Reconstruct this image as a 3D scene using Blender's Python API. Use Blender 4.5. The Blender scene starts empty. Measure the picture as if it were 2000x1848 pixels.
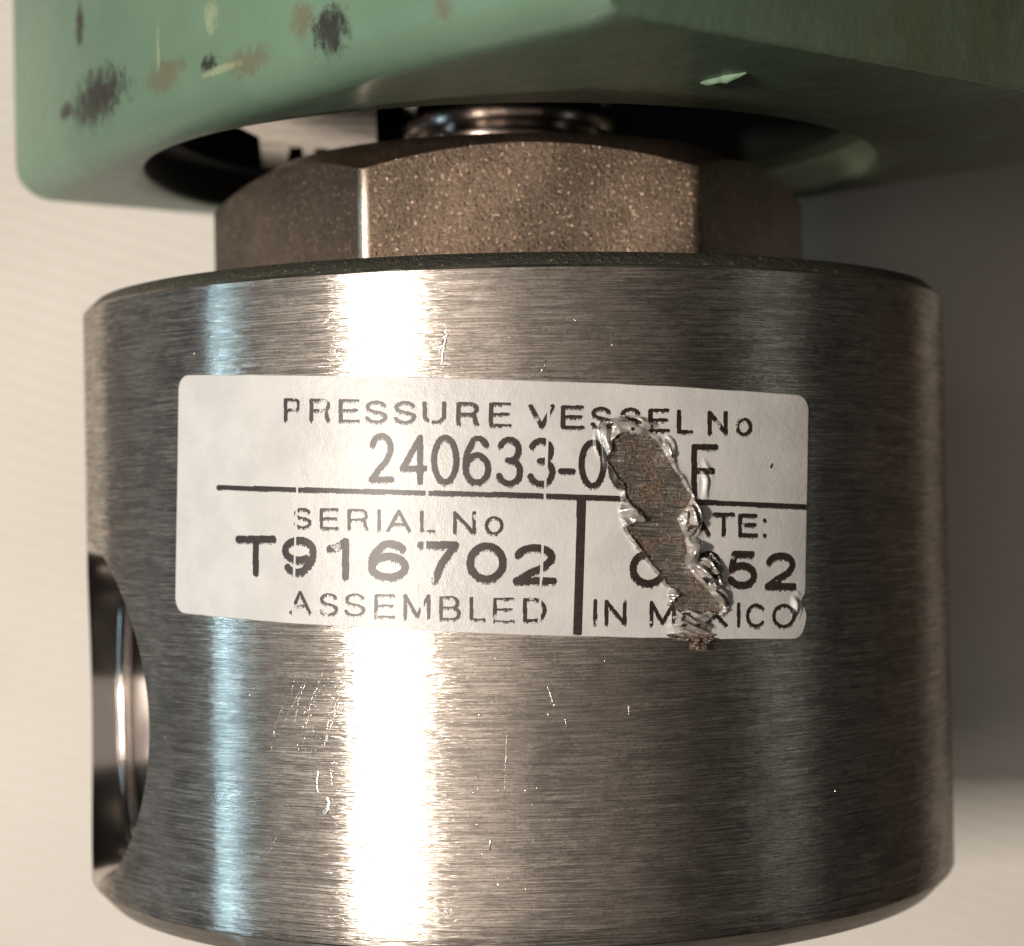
import bpy, bmesh, math, random
import numpy as np
from mathutils import Matrix, Vector

U = 0.03                       # one unit of the layout = the radius of the valve body = 30 mm
C = bpy.context.scene.collection
R = math.radians
random.seed(4)
rng = np.random.default_rng(4)

# ------------------------------------------------------------------ camera
FPX = 3857.0                   # focal length in pixels of a 2000 px wide picture
CAMD = 4.7
cam_d = bpy.data.cameras.new("camera")
cam = bpy.data.objects.new("camera", cam_d)
C.objects.link(cam)
cam_d.sensor_width = 36
cam_d.lens = FPX / 2000 * 36
cam_d.clip_start = 0.005
cam_d.clip_end = 20
MR = Matrix.Rotation(math.atan(7 / FPX), 3, 'Z') @ Matrix.Rotation(R(90) + math.atan(50 / FPX), 3, 'X') @ Matrix.Rotation(R(-1.1), 3, 'Z')
cam.matrix_world = Matrix.Translation((0, -CAMD * U, 0)) @ MR.to_4x4()
cam_d.dof.use_dof = True
cam_d.dof.focus_distance = 3.74 * U
cam_d.dof.aperture_fstop = 38
bpy.context.scene.camera = cam

# ------------------------------------------------------------------ world and lamps
w = bpy.data.worlds.new("World")
bpy.context.scene.world = w
w.use_nodes = True
w.node_tree.nodes['Background'].inputs[0].default_value = (1.0, 0.86, 0.74, 1)
w.node_tree.nodes['Background'].inputs[1].default_value = 0.008


def lamp(name, az, el, dist, sx, sy, power, col, target=(0, 0, 0)):
    """az: degrees left of the camera axis, seen from the valve"""
    l = bpy.data.lights.new(name, 'AREA')
    l.shape = 'RECTANGLE'
    l.size, l.size_y = sx * U, sy * U
    l.energy, l.color = power, col
    o = bpy.data.objects.new(name, l)
    C.objects.link(o)
    d = Vector((-math.sin(R(az)) * math.cos(R(el)), -math.cos(R(az)) * math.cos(R(el)), math.sin(R(el))))
    o.location = (Vector(target) + d * dist) * U
    o.rotation_euler = d.to_track_quat('Z', 'Y').to_euler()
    return o


lamp("warm_lamp", 31.5, -1, 15, .72, 1.5, 2.3, (1, .90, .80))
lamp("cool_window", 77, -9, 16, .42, 11, 0.29, (.50, .82, 1.0))
lamp("room_light_right", -66, 0, 16, 1.8, 7, 0.036, (.93, 1, .93))
lamp("added_front_fill", 13, 0, 17, 5.4, 7, 0.23, (1, .83, .71))  # added warm panel for the haze beside the steel's main highlight
lamp("added_wide_fill", -8, 0, 19, 17.0, 10, 0.15, (1, .84, .73))  # added wide glowing panel that lifts the steel's reflections
lamp("added_low_fill", 32, -11, 15, 1.0, 2.2, 0.13, (1, .85, .70))  # added low fill that gives the core tube its highlights

vs = bpy.context.scene.view_settings
vs.view_transform = 'Standard'
vs.look = 'None'
vs.exposure = 0
vs.gamma = 1


# ------------------------------------------------------------------ from the photograph's pixels to places on the surfaces
def ray(px, py):
    d = MR @ Vector(((px - 1000) / FPX, -(py - 924) / FPX, -1.0))
    return Vector((0, -CAMD, 0)), d


def cyl(px, py, r=1.0):
    """(angle, height) where the line of sight meets the body's side"""
    o, d = ray(px, py)
    a = d.x ** 2 + d.y ** 2
    b = 2 * (o.x * d.x + o.y * d.y)
    c = o.x ** 2 + o.y ** 2 - r * r
    q = max(b * b - 4 * a * c, 0)
    t = (-b - math.sqrt(q)) / (2 * a)
    p = o + d * t
    return math.atan2(p.x, -p.y), p.z


# ------------------------------------------------------------------ helpers
def mesh(name, verts, faces, mats, parent=None, uv=None, smooth=True, midx=None, loc=None):
    me = bpy.data.meshes.new(name)
    v = np.asarray(verts, dtype=float) * U
    me.from_pydata(v.tolist(), [], [tuple(int(i) for i in f) for f in faces])
    for m in (mats if isinstance(mats, (list, tuple)) else [mats]):
        me.materials.append(m)
    if uv is not None:
        l = me.uv_layers.new(name="uv")
        vi = np.empty(len(me.loops), dtype=np.int32)
        me.loops.foreach_get('vertex_index', vi)
        l.data.foreach_set('uv', np.asarray(uv, dtype=np.float32)[vi].ravel())
    me.polygons.foreach_set('use_smooth', [smooth] * len(me.polygons))
    if midx is not None:
        me.polygons.foreach_set('material_index', midx)
    me.update()
    o = bpy.data.objects.new(name, me)
    C.objects.link(o)
    if parent:
        o.parent = parent
    return o


def sharp(o, ang=35):
    bm = bmesh.new()
    bm.from_mesh(o.data)
    bmesh.ops.recalc_face_normals(bm, faces=bm.faces)
    for e in bm.edges:
        if len(e.link_faces) == 2 and e.calc_face_angle(0) > R(ang):
            e.smooth = False
    bm.to_mesh(o.data)
    bm.free()
    return o


def lathe(prof, n=256):
    """profile [(r, z)] around Z; returns verts, faces, uv (angle, running height) with a seam at the back"""
    V, F, T = [], [], []
    run = 0
    for i, (r, z) in enumerate(prof):
        for k in range(n + 1):
            a = -math.pi + 2 * math.pi * k / n
            V.append((r * math.sin(a), -r * math.cos(a), z))
            T.append((a, z if r > .96 else z + r))
    m = n + 1
    for i in range(len(prof) - 1):
        for k in range(n):
            F.append((i * m + k, i * m + k + 1, (i + 1) * m + k + 1, (i + 1) * m + k))
    return V, F, T


def nt(name):
    m = bpy.data.materials.new(name)
    m.use_nodes = True
    return m, m.node_tree.nodes, m.node_tree.links, m.node_tree.nodes['Principled BSDF']


class NB:
    """small node builder"""
    def __init__(s, m):
        s.N, s.L = m.node_tree.nodes, m.node_tree.links

    def put(s, sock, v):
        if isinstance(v, bpy.types.NodeSocket):
            s.L.new(v, sock)
        elif v is not None:
            sock.default_value = v

    def math(s, op, a, b=None, c=None, clamp=False):
        n = s.N.new('ShaderNodeMath')
        n.operation = op
        n.use_clamp = clamp
        for i, v in enumerate((a, b, c)):
            if v is not None:
                s.put(n.inputs[i], v)
        return n.outputs[0]

    def uv(s):
        return s.N.new('ShaderNodeTexCoord').outputs['UV']

    def obj(s):
        return s.N.new('ShaderNodeTexCoord').outputs['Object']

    def map(s, v, scale=(1, 1, 1), loc=(0, 0, 0), rot=(0, 0, 0)):
        n = s.N.new('ShaderNodeMapping')
        s.L.new(v, n.inputs['Vector'])
        n.inputs['Scale'].default_value = scale
        n.inputs['Location'].default_value = loc
        n.inputs['Rotation'].default_value = rot
        return n.outputs[0]

    def noise(s, v, scale=1, detail=3, rough=.5, dist=0):
        n = s.N.new('ShaderNodeTexNoise')
        s.L.new(v, n.inputs['Vector'])
        n.inputs['Scale'].default_value = scale
        n.inputs['Detail'].default_value = detail
        n.inputs['Roughness'].default_value = rough
        n.inputs['Distortion'].default_value = dist
        return n.outputs[0]

    def voro(s, v, scale=1, feature='F1', rand=1):
        n = s.N.new('ShaderNodeTexVoronoi')
        n.feature = feature
        s.L.new(v, n.inputs['Vector'])
        n.inputs['Scale'].default_value = scale
        n.inputs['Randomness'].default_value = rand
        return n.outputs['Distance']

    def ramp(s, f, lo, hi, a=0.0, b=1.0):
        n = s.N.new('ShaderNodeMapRange')
        n.interpolation_type = 'SMOOTHSTEP'
        s.put(n.inputs['Value'], f)
        n.inputs['From Min'].default_value = lo
        n.inputs['From Max'].default_value = hi
        n.inputs['To Min'].default_value = a
        n.inputs['To Max'].default_value = b
        return n.outputs['Result']

    def mix(s, f, a, b):
        n = s.N.new('ShaderNodeMix')
        n.data_type = 'RGBA'
        s.put(n.inputs[0], f)
        for k, v in ((6, a), (7, b)):
            if isinstance(v, tuple) and len(v) == 3:
                v = (*v, 1)
            s.put(n.inputs[k], v)
        return n.outputs[2]

    def bump(s, h, dist, strength=1, normal=None):
        n = s.N.new('ShaderNodeBump')
        s.put(n.inputs['Height'], h)
        n.inputs['Distance'].default_value = dist
        n.inputs['Strength'].default_value = strength
        if normal is not None:
            s.L.new(normal, n.inputs['Normal'])
        return n.outputs[0]

    def blob(s, v, c, size, rot=0):
        """soft elliptical patch round c in uv"""
        m = s.map(v, (1, 1, 1), (-c[0], -c[1], 0))
        m = s.map(m, (1 / size[0], 1 / size[1], 0), rot=(0, 0, 0))
        n = s.N.new('ShaderNodeVectorMath')
        n.operation = 'LENGTH'
        s.L.new(m, n.inputs[0])
        return s.ramp(n.outputs['Value'], 0.0, 1.0, 1.0, 0.0)


# ------------------------------------------------------------------ materials
def mat_steel():
    m, N, L, B = nt("brushed_steel")
    b = NB(m)
    uv = b.uv()
    fine = b.noise(b.map(uv, (6, 460, 1)), 1, 3, .65)
    mid = b.noise(b.map(uv, (3, 120, 1), (5, 3, 0)), 1, 4, .6)
    long = b.noise(b.map(uv, (22, 320, 1), (2, 9, 0)), 1, 2, .5)
    stain = b.noise(b.map(uv, (3, 3.2, 1), (3, 1, 0)), 1, 5, .6)
    speck = b.noise(b.map(uv, (26, 60, 1), (8, 1, 0)), 1, 4, .7)
    dark = b.ramp(speck, .56, .75)
    patch = b.noise(b.map(uv, (16, 60, 1), (7, 2, 0)), 1, 3, .6)
    h = b.math('ADD', b.math('MULTIPLY', fine, .55), b.math('ADD', b.math('MULTIPLY', mid, .5), b.math('ADD', b.math('MULTIPLY', long, .5), b.math('MULTIPLY', patch, .5))))
    c = b.mix(b.ramp(mid, .38, .66), (.62, .56, .50), (.82, .76, .69))
    c = b.mix(b.ramp(fine, .42, .58), b.mix(.78, c, (.22, .20, .18)), c)
    c = b.mix(b.ramp(long, .57, .68, 0, .6), c, (.9, .86, .82))
    c = b.mix(b.ramp(long, .30, .42, .5, 0), c, (.14, .13, .12))
    c = b.mix(b.math('MULTIPLY', dark, .55), c, (.17, .155, .14))
    c = b.mix(b.ramp(stain, .42, .7, 0, .45), c, (.30, .275, .25))
    c = b.mix(b.ramp(patch, .52, .66, 0, .22), c, (.16, .15, .14))
    cloud = b.noise(b.map(uv, (9, 13, 1), (1, 6, 0)), 1, 8, .75)
    c = b.mix(b.ramp(cloud, .49, .60, 0, .36), c, (.20, .19, .175))
    grain = b.noise(uv, 170, 2, .7)
    c = b.mix(b.ramp(grain, .52, .68, 0, .5), c, (.16, .15, .14))
    c = b.mix(b.ramp(grain, .26, .38, .35, 0), c, (.9, .86, .8))
    L.new(c, B.inputs['Base Color'])
    B.inputs['Metallic'].default_value = 1
    t = N.new('ShaderNodeTangent')
    t.direction_type = 'RADIAL'
    t.axis = 'Z'
    nrm = b.bump(h, 0.00005, .5)
    L.new(nrm, B.inputs['Normal'])
    B.inputs['Roughness'].default_value = .56
    gl = N.new('ShaderNodeBsdfAnisotropic')
    gl.distribution = 'BECKMANN'
    L.new(c, gl.inputs['Color'])
    L.new(b.ramp(b.math('ADD', b.math('MULTIPLY', long, .6), b.math('MULTIPLY', mid, .4)), .38, .62, .12, .30), gl.inputs['Roughness'])
    gl.inputs['Anisotropy'].default_value = .82
    gl.inputs['Rotation'].default_value = 0
    L.new(t.outputs[0], gl.inputs['Tangent'])
    L.new(nrm, gl.inputs['Normal'])
    mx = N.new('ShaderNodeMixShader')
    mx.inputs[0].default_value = .30
    gs = N.new('ShaderNodeBsdfAnisotropic')
    gs.distribution = 'BECKMANN'
    L.new(c, gs.inputs['Color'])
    L.new(b.ramp(fine, .36, .64, .30, .50), gs.inputs['Roughness'])
    gs.inputs['Anisotropy'].default_value = .7
    L.new(t.outputs[0], gs.inputs['Tangent'])
    L.new(nrm, gs.inputs['Normal'])
    m0 = N.new('ShaderNodeMixShader')
    L.new(b.ramp(mid, .40, .60, .12, .55), m0.inputs[0])
    L.new(gl.outputs[0], m0.inputs[1])
    L.new(gs.outputs[0], m0.inputs[2])
    L.new(m0.outputs[0], mx.inputs[1])
    L.new(B.outputs[0], mx.inputs[2])
    L.new(mx.outputs[0], N['Material Output'].inputs['Surface'])
    return m


def mat_polished():
    m, N, L, B = nt("polished_port_steel")
    b = NB(m)
    n = b.noise(b.map(b.obj(), (110, 110, 110)), 1, 1, .4)
    B.inputs['Base Color'].default_value = (.62, .58, .55, 1)
    B.inputs['Metallic'].default_value = 1
    B.inputs['Roughness'].default_value = .17
    L.new(b.bump(n, .0022, .45), B.inputs['Normal'])
    return m


def mat_cast(name="cast_nut_metal", c1=(.20, .145, .105), c2=(.10, .076, .056), rough=.36):
    m, N, L, B = nt(name)
    b = NB(m)
    o = b.map(b.obj(), (1 / U,) * 3)
    g = b.noise(o, 300, 3, .8)
    v = b.voro(o, 150)
    big = b.noise(o, 5, 4, .6)
    c = b.mix(b.ramp(big, .35, .65), c1, c2)
    c = b.mix(b.ramp(g, .52, .72), c, tuple(min(1, x * 2.1) for x in c1))
    spark = b.noise(b.map(o, (1, 1, 1), (7, 3, 5)), 120, 2, .6)
    c = b.mix(b.ramp(spark, .62, .70, 0, .75), c, (.85, .62, .45))
    c = b.mix(b.ramp(spark, .30, .40, .5, 0), c, (.05, .038, .03))
    pits = b.ramp(v, .0, .22, .8, 0)
    c = b.mix(b.math('MULTIPLY', pits, .5), c, (.05, .04, .03))
    L.new(c, B.inputs['Base Color'])
    B.inputs['Metallic'].default_value = .85
    L.new(b.ramp(g, .35, .65, rough - .1, rough + .12), B.inputs['Roughness'])
    dent = b.voro(b.map(o, (1, 1, 1), (3, 1, 2)), 85)
    h = b.math('ADD', b.math('MULTIPLY', g, .6), b.math('ADD', b.math('MULTIPLY', v, .3), b.ramp(dent, 0, .3, -.9, 0)))
    L.new(b.bump(h, .00006, .9), B.inputs['Normal'])
    return m


def mat_chamfer():
    m, N, L, B = nt("tarnished_chamfer")
    b = NB(m)
    o = b.map(b.obj(), (1 / U,) * 3)
    g = b.noise(o, 90, 3, .75)
    c = b.mix(b.ramp(g, .58, .72), (.075, .075, .060), (.42, .34, .25))
    L.new(c, B.inputs['Base Color'])
    B.inputs['Metallic'].default_value = .4
    B.inputs['Roughness'].default_value = .5
    L.new(b.bump(g, .0003, .7), B.inputs['Normal'])
    return m


BLOBS = []        # (kind, centre uv, size) on the housing's left face, filled below


def mat_green():
    m, N, L, B = nt("green_enamel")
    b = NB(m)
    uv = b.uv()
    o = b.map(b.obj(), (1 / U,) * 3)
    base = b.mix(b.ramp(b.noise(o, 3, 4), .3, .7), (.118, .195, .132), (.142, .228, .156))
    grime = b.noise(o, 30, 5, .7)
    c = b.mix(b.ramp(grime, .60, .80, 0, .5), base, (.10, .105, .06))
    light = b.noise(b.map(o, (1, 1, 1), (4, 2, 7)), 60, 3, .7)
    c = b.mix(b.ramp(light, .70, .80, 0, .6), c, (.33, .40, .27))
    ragged = b.noise(b.map(uv, (1, .7, 1)), 44, 8, .8, .5)
    for kind, ce, sz in BLOBS:
        mk = b.math('MULTIPLY', b.blob(uv, ce, sz), 1.0)
        mk = b.math('ADD', mk, b.math('MULTIPLY', b.math('SUBTRACT', ragged, .5), 2.0))
        mk = b.ramp(mk, .42, .95, 0, .95 if kind == 'dark' else .55)
        mk = b.math('MULTIPLY', mk, b.ramp(b.blob(uv, ce, (sz[0] * 1.5, sz[1] * 1.5)), 0, .15))
        c = b.mix(mk, c, {'dark': (.028, .024, .022), 'brown': (.13, .085, .05), 'pale': (.34, .36, .22)}[kind])
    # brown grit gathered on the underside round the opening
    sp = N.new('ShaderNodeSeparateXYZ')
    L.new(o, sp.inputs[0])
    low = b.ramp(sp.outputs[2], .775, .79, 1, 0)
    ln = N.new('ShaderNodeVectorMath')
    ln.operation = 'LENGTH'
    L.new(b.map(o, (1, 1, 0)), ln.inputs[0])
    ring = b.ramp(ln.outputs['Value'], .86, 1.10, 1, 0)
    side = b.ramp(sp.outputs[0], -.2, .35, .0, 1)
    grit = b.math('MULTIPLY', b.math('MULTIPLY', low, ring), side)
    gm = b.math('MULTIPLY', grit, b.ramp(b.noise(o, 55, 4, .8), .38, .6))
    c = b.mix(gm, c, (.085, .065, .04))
    olive_right = b.math('MULTIPLY', b.ramp(sp.outputs[0], .05, .75), b.ramp(b.noise(o, 7, 5, .7), .2, .7, .55, .85))
    c = b.mix(olive_right, c, (.082, .088, .050))  # olive tone growing towards the housing's right
    L.new(c, B.inputs['Base Color'])
    L.new(b.ramp(grime, .3, .7, .4, .52), B.inputs['Roughness'])
    B.inputs['Specular IOR Level'].default_value = .25
    B.inputs['Coat Weight'].default_value = .22
    B.inputs['Coat Roughness'].default_value = .2
    h = b.math('ADD', b.math('MULTIPLY', b.noise(o, 9, 3), 1.0), b.math('MULTIPLY', b.noise(o, 70, 3), .22))
    L.new(b.bump(h, .0004, .22), B.inputs['Normal'])
    return m


def mat_simple(name, col, rough=.5, metal=0.0, bump=0.0, bscale=40, coat=0, var=.25):
    m, N, L, B = nt(name)
    b = NB(m)
    o = b.map(b.obj(), (1 / U,) * 3)
    n = b.noise(o, bscale, 4, .6)
    dk = tuple(x * (1 - var) for x in col)
    L.new(b.mix(b.ramp(n, .3, .7), dk, col), B.inputs['Base Color'])
    B.inputs['Roughness'].default_value = rough
    B.inputs['Metallic'].default_value = metal
    B.inputs['Coat Weight'].default_value = coat
    B.inputs['Coat Roughness'].default_value = .12
    if bump:
        L.new(b.bump(n, bump, .6), B.inputs['Normal'])
    return m


def mat_label():
    m, N, L, B = nt("label_film")
    b = NB(m)
    uv = b.uv()
    soft = b.noise(b.map(uv, (1, 1, 1)), 7, 4, .6)
    fib = b.noise(uv, 260, 2, .6)
    smudge = b.ramp(b.noise(b.map(uv, (1, 1, 1), (3, 7, 0)), 13, 5, .65), .6, .75, 0, .35)
    c = b.mix(b.ramp(soft, .35, .65), (.50, .495, .485), (.57, .565, .555))
    c = b.mix(smudge, c, (.36, .40, .44))
    c = b.mix(b.ramp(fib, .66, .74, 0, .22), c, (.28, .26, .24))
    L.new(c, B.inputs['Base Color'])
    B.inputs['Roughness'].default_value = .37
    B.inputs['Coat Weight'].default_value = .0
    B.inputs['Coat Roughness'].default_value = .2
    h = b.math('ADD', fib, b.math('MULTIPLY', b.noise(uv, 60, 2), 1.5))
    L.new(b.bump(h, .00003, .6), B.inputs['Normal'])
    return m


def mat_film():
    m, N, L, B = nt("torn_clear_film")
    b = NB(m)
    uv = b.uv()
    n = b.noise(uv, 40, 4, .6)
    L.new(b.mix(b.ramp(n, .35, .65), (.25, .23, .21), (.60, .57, .54)), B.inputs['Base Color'])
    B.inputs['Roughness'].default_value = .16
    B.inputs['Metallic'].default_value = .3
    B.inputs['Coat Weight'].default_value = 1
    B.inputs['Coat Roughness'].default_value = .05
    return m


def mat_residue():
    m, N, L, B = nt("bare_metal_with_glue")
    b = NB(m)
    uv = b.uv()
    glue = b.noise(b.map(uv, (1, 1, 1), (1, 4, 0)), 26, 6, .75, .6)
    grain = b.noise(uv, 150, 3, .8)
    brush = b.noise(b.map(uv, (14, 330, 1)), 1, 3, .6)
    metal = b.mix(b.ramp(brush, .4, .6), (.20, .18, .16), (.55, .51, .46))
    gcol = b.mix(b.ramp(grain, .42, .62), (.10, .075, .055), (.36, .26, .19))
    gm = b.ramp(glue, .45, .56)
    L.new(b.mix(gm, metal, gcol), B.inputs['Base Color'])
    L.new(b.ramp(gm, 0, 1, .9, .15), B.inputs['Metallic'])
    L.new(b.ramp(gm, 0, 1, .36, .3), B.inputs['Roughness'])
    h = b.math('ADD', b.math('MULTIPLY', brush, .25), b.math('MULTIPLY', b.math('MULTIPLY', gm, grain), 1.6))
    L.new(b.bump(h, .0003, .8), B.inputs['Normal'])
    return m


def mat_ink():
    m, N, L, B = nt("printing_ink")
    b = NB(m)
    n = b.noise(b.uv(), 120, 3, .6)
    L.new(b.mix(b.ramp(n, .35, .7), (.018, .011, .010), (.036, .022, .018)), B.inputs['Base Color'])
    B.inputs['Roughness'].default_value = .42
    B.inputs['Specular IOR Level'].default_value = .45
    return m


def mat_cloth():
    m, N, L, B = nt("cream_ribbed_cloth")
    b = NB(m)
    o = b.map(b.obj(), (1 / U,) * 3, rot=(0, R(-17), 0))
    sp = N.new('ShaderNodeSeparateXYZ')
    L.new(o, sp.inputs[0])
    n1 = b.noise(o, 3.0, 3)
    z = b.math('ADD', sp.outputs[2], b.math('MULTIPLY', n1, .04))
    rib = b.math('SINE', b.math('MULTIPLY', z, 2 * math.pi / .05))
    wv = b.math('SINE', b.math('MULTIPLY', sp.outputs[0], 2 * math.pi / .11))
    h = b.math('ADD', rib, b.math('MULTIPLY', wv, .12))
    stain = b.noise(o, 1.2, 4)
    c = b.mix(b.ramp(stain, .3, .7), (.63, .60, .55), (.69, .66, .61))
    c = b.mix(b.ramp(h, -1.2, 1.2, .12, 0), c, (.52, .46, .38))
    L.new(c, B.inputs['Base Color'])
    B.inputs['Roughness'].default_value = .85
    L.new(b.bump(h, .00018, .2), B.inputs['Normal'])
    return m


# ------------------------------------------------------------------ the cloth behind
BY = 1.32
n = 60
V = [((i / n - .5) * 5.2 - .12, BY + .02 * math.sin(i * .5) * math.cos(j * .3), (j / n - .5) * 9 - .6) for j in range(n + 1) for i in range(n + 1)]
nv = len(V)
V += [(x, y + .03, z) for x, y, z in V]
m1 = n + 1
F = [(j * m1 + i, j * m1 + i + 1, (j + 1) * m1 + i + 1, (j + 1) * m1 + i) for j in range(n) for i in range(n)]
F += [tuple(nv + k for k in f[::-1]) for f in F]
rim = [i for i in range(n + 1)] + [j * m1 + n for j in range(1, m1)] + [n * m1 + i for i in range(n - 1, -1, -1)] + [j * m1 for j in range(n - 1, 0, -1)]
F += [(rim[i], rim[(i + 1) % len(rim)], nv + rim[(i + 1) % len(rim)], nv + rim[i]) for i in range(len(rim))]
cloth = mesh("ribbed_cloth", V, F, mat_cloth())
cloth['label'] = "cream cloth with faint slanting ribs lying behind the valve, shaded at right"
cloth['category'] = "cloth"
V = [(-40, BY + .06, -40), (40, BY + .06, -40), (40, BY + .06, 40), (-40, BY + .06, 40)]
table = mesh("table_top", V, [(0, 1, 2, 3)], mat_simple("dark_table", (.07, .055, .045), .5, 0, .0002, 8))
table['kind'] = 'structure'

# ------------------------------------------------------------------ the valve
valve = bpy.data.objects.new("solenoid_valve", None)
C.objects.link(valve)
valve.empty_display_size = .01
valve['label'] = "brushed steel solenoid valve with green coil housing and torn white serial label"
valve['category'] = "valve"

steel, polished, chamf = mat_steel(), mat_polished(), mat_chamfer()
ZT, ZB, CH = .4355, -.845, .032
prof = [(.0, ZT + CH), (.3, ZT + CH), (1 - CH - .012, ZT + CH), (1 - CH, ZT + CH - .003), (1 - .004, ZT + .004), (1, ZT - .002)]
prof += [(1, ZT + (ZB - ZT) * k / 24) for k in range(1, 24)]
prof += [(1, ZB + .006), (.997, ZB), (.958, ZB - .040), (.95, ZB - .043), (.3, ZB - .043), (0, ZB - .043)]
V, F, T = lathe(prof[::-1], 360)
body = mesh("valve_body", V, F, [steel, polished, chamf], valve, T)
np_ = len(prof)
# ring index -> material: top chamfer faces take the tarnished one
mi = []
for i in range(np_ - 1):
    za = prof[::-1][i][1]
    zb = prof[::-1][i + 1][1]
    mi += [2 if min(za, zb) > ZT - .001 else 0] * 360
body.data.polygons.foreach_set('material_index', mi)
bm = bmesh.new()
bm.from_mesh(body.data)
bmesh.ops.remove_doubles(bm, verts=bm.verts, dist=1e-7)
bmesh.ops.recalc_face_normals(bm, faces=bm.faces)
bm.to_mesh(body.data)
bm.free()

# port bored into the left side
PA, PZ = R(-71), -.455
dirp = Vector((math.sin(PA), -math.cos(PA), 0))
pp = [(0, .30), (.25, .30)]
x = .30
while x < .70:
    pp += [(.262, x + .01), (.245, x + .035)]
    x += .045
pp += [(.25, .72), (.252, .74), (.285, .765), (.315, .80), (.338, .84), (.355, .885), (.366, .93), (.371, .97), (.379, 1.0), (.385, 1.3), (0, 1.3)]
nn = 96
side = Vector((0, 0, 1)).cross(dirp)
V, F = [], []
for r, t in pp:
    for k in range(nn):
        a = 2 * math.pi * k / nn
        V.append(tuple(dirp * t + side * (r * math.cos(a) * (1 if math.cos(a) > 0 else .58)) + Vector((0, 0, PZ + r * math.sin(a)))))
for i in range(len(pp) - 1):
    for k in range(nn):
        F.append((i * nn + k, i * nn + (k + 1) % nn, (i + 1) * nn + (k + 1) % nn, (i + 1) * nn + k))
cut = mesh("cutter", V, F, polished)
bm = bmesh.new()
bm.from_mesh(cut.data)
bmesh.ops.remove_doubles(bm, verts=bm.verts, dist=1e-7)
bmesh.ops.recalc_face_normals(bm, faces=bm.faces)
bm.to_mesh(cut.data)
bm.free()
md = body.modifiers.new("port", 'BOOLEAN')
md.object = cut
md.operation = 'DIFFERENCE'
md.solver = 'EXACT'
md.material_mode = 'TRANSFER'
bpy.context.view_layer.update()
dg = bpy.context.evaluated_depsgraph_get()
newme = bpy.data.meshes.new_from_object(body.evaluated_get(dg))
body.modifiers.clear()
body.data = newme
bpy.data.objects.remove(cut)
sharp(body, 28)

# polished rings added inside the port to catch glints
for rr, tt, tb in ((.338, .905, .020), (.262, .80, .016)):
    V, F = [], []
    for k in range(nn):
        a = 2 * math.pi * k / nn
        w = side * (math.cos(a) * (1 if math.cos(a) > 0 else .58)) + Vector((0, 0, math.sin(a)))
        for j in range(14):
            t = 2 * math.pi * j / 14
            V.append(tuple(dirp * (tt + tb * .8 * math.sin(t)) + w * (rr + tb * math.cos(t)) + Vector((0, 0, PZ))))
    for k in range(nn):
        for j in range(14):
            F.append((k * 14 + j, k * 14 + (j + 1) % 14, ((k + 1) % nn) * 14 + (j + 1) % 14, ((k + 1) % nn) * 14 + j))
    mesh("port_glint_ring", V, F, polished, body)

# ---- hexagonal bonnet nut
PHI = R(4)
RC, ROUND = .706, .028
AP = RC * math.cos(R(30))


def hexr(th):
    a = (th - PHI + R(30)) % R(60) - R(30)
    be = R(30) - abs(a)
    cc = RC - ROUND * 1.1547
    if cc * math.sin(be) < ROUND * .5:
        return cc * math.cos(be) + math.sqrt(ROUND ** 2 - (cc * math.sin(be)) ** 2)
    return AP / math.cos(a)


ZN, R0 = .768, .562
NH = 1440
rings = []
V, F = [], []
zbase = ZT + CH + .001
hz = [zbase, zbase + .012, zbase + .1, .60]
for zz in hz:
    for k in range(NH):
        a = 2 * math.pi * k / NH
        r = hexr(a) - (.008 if zz == zbase else 0)
        V.append((r * math.sin(a), -r * math.cos(a), zz))
for s in (0, .004, .2, .5, 1):
    for k in range(NH):
        a = 2 * math.pi * k / NH
        rh = hexr(a)
        r = rh + (R0 - rh) * s
        V.append((r * math.sin(a), -r * math.cos(a), ZN - (r - R0) * .577 - (.002 if s == 0 else 0)))
for rr, zz in ((.54, ZN + .004), (.40, ZN + .004), (.0, ZN + .004)):
    for k in range(NH):
        a = 2 * math.pi * k / NH
        V.append((rr * math.sin(a), -rr * math.cos(a), zz))
nr = len(V) // NH
for i in range(nr - 1):
    for k in range(NH):
        F.append((i * NH + k, i * NH + (k + 1) % NH, (i + 1) * NH + (k + 1) % NH, (i + 1) * NH + k))
worn_or_lit = mat_simple("lit_nut_edge", (.62, .52, .43), .3, 1, .00004, 150)  # edge highlight painted in as brighter metal on one nut corner
nmid = []
for i in range(nr - 1):
    for k in range(NH):
        be = abs(R(30) - abs((2 * math.pi * (k + .5) / NH - PHI + R(30)) % R(60) - R(30)))
        nmid.append(1 if 0 < i < 4 and be < .022 and abs(2 * math.pi * (k + .5) / NH - R(334)) < .1 else 0)
nut = mesh("hex_nut", V, F, [mat_cast(), worn_or_lit], valve, midx=nmid)
sharp(nut, 20)

# ---- core tube rising out of the nut
def barrel(r, z, h, n=9):
    """band of half height h whose side faces a little downward"""
    out = []
    x = r - .012
    for i in range(n):
        t = -1 + 2 * i / (n - 1)
        tilt = R(11 - 11 * t)
        out.append((x, z + h * t))
        x += math.tan(tilt) * 2 * h / (n - 1)
    return [(r - .04, z - h - .001)] + out + [(r - .04, z + h + .001)]


tube_prof = [(.0, .771), (.30, .771)] + [(.335, .776), (.34, .781), (.34, .786), (.33, .790), (.225, .794)] + barrel(.262, .818, .017) + [(.222, .842), (.222, .850)]
tube_prof += barrel(.262, .873, .017) + [(.222, .893), (.222, .93), (.25, .94), (.25, 1.02), (.236, 1.03), (.236, 1.25), (0, 1.25)]
V, F, T = lathe(tube_prof, 96)
tube = mesh("core_tube", V, F, mat_simple("dark_polished_tube", (.55, .45, .40), .22, 1, .00003, 30), valve, T)
sharp(tube, 30)

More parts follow.
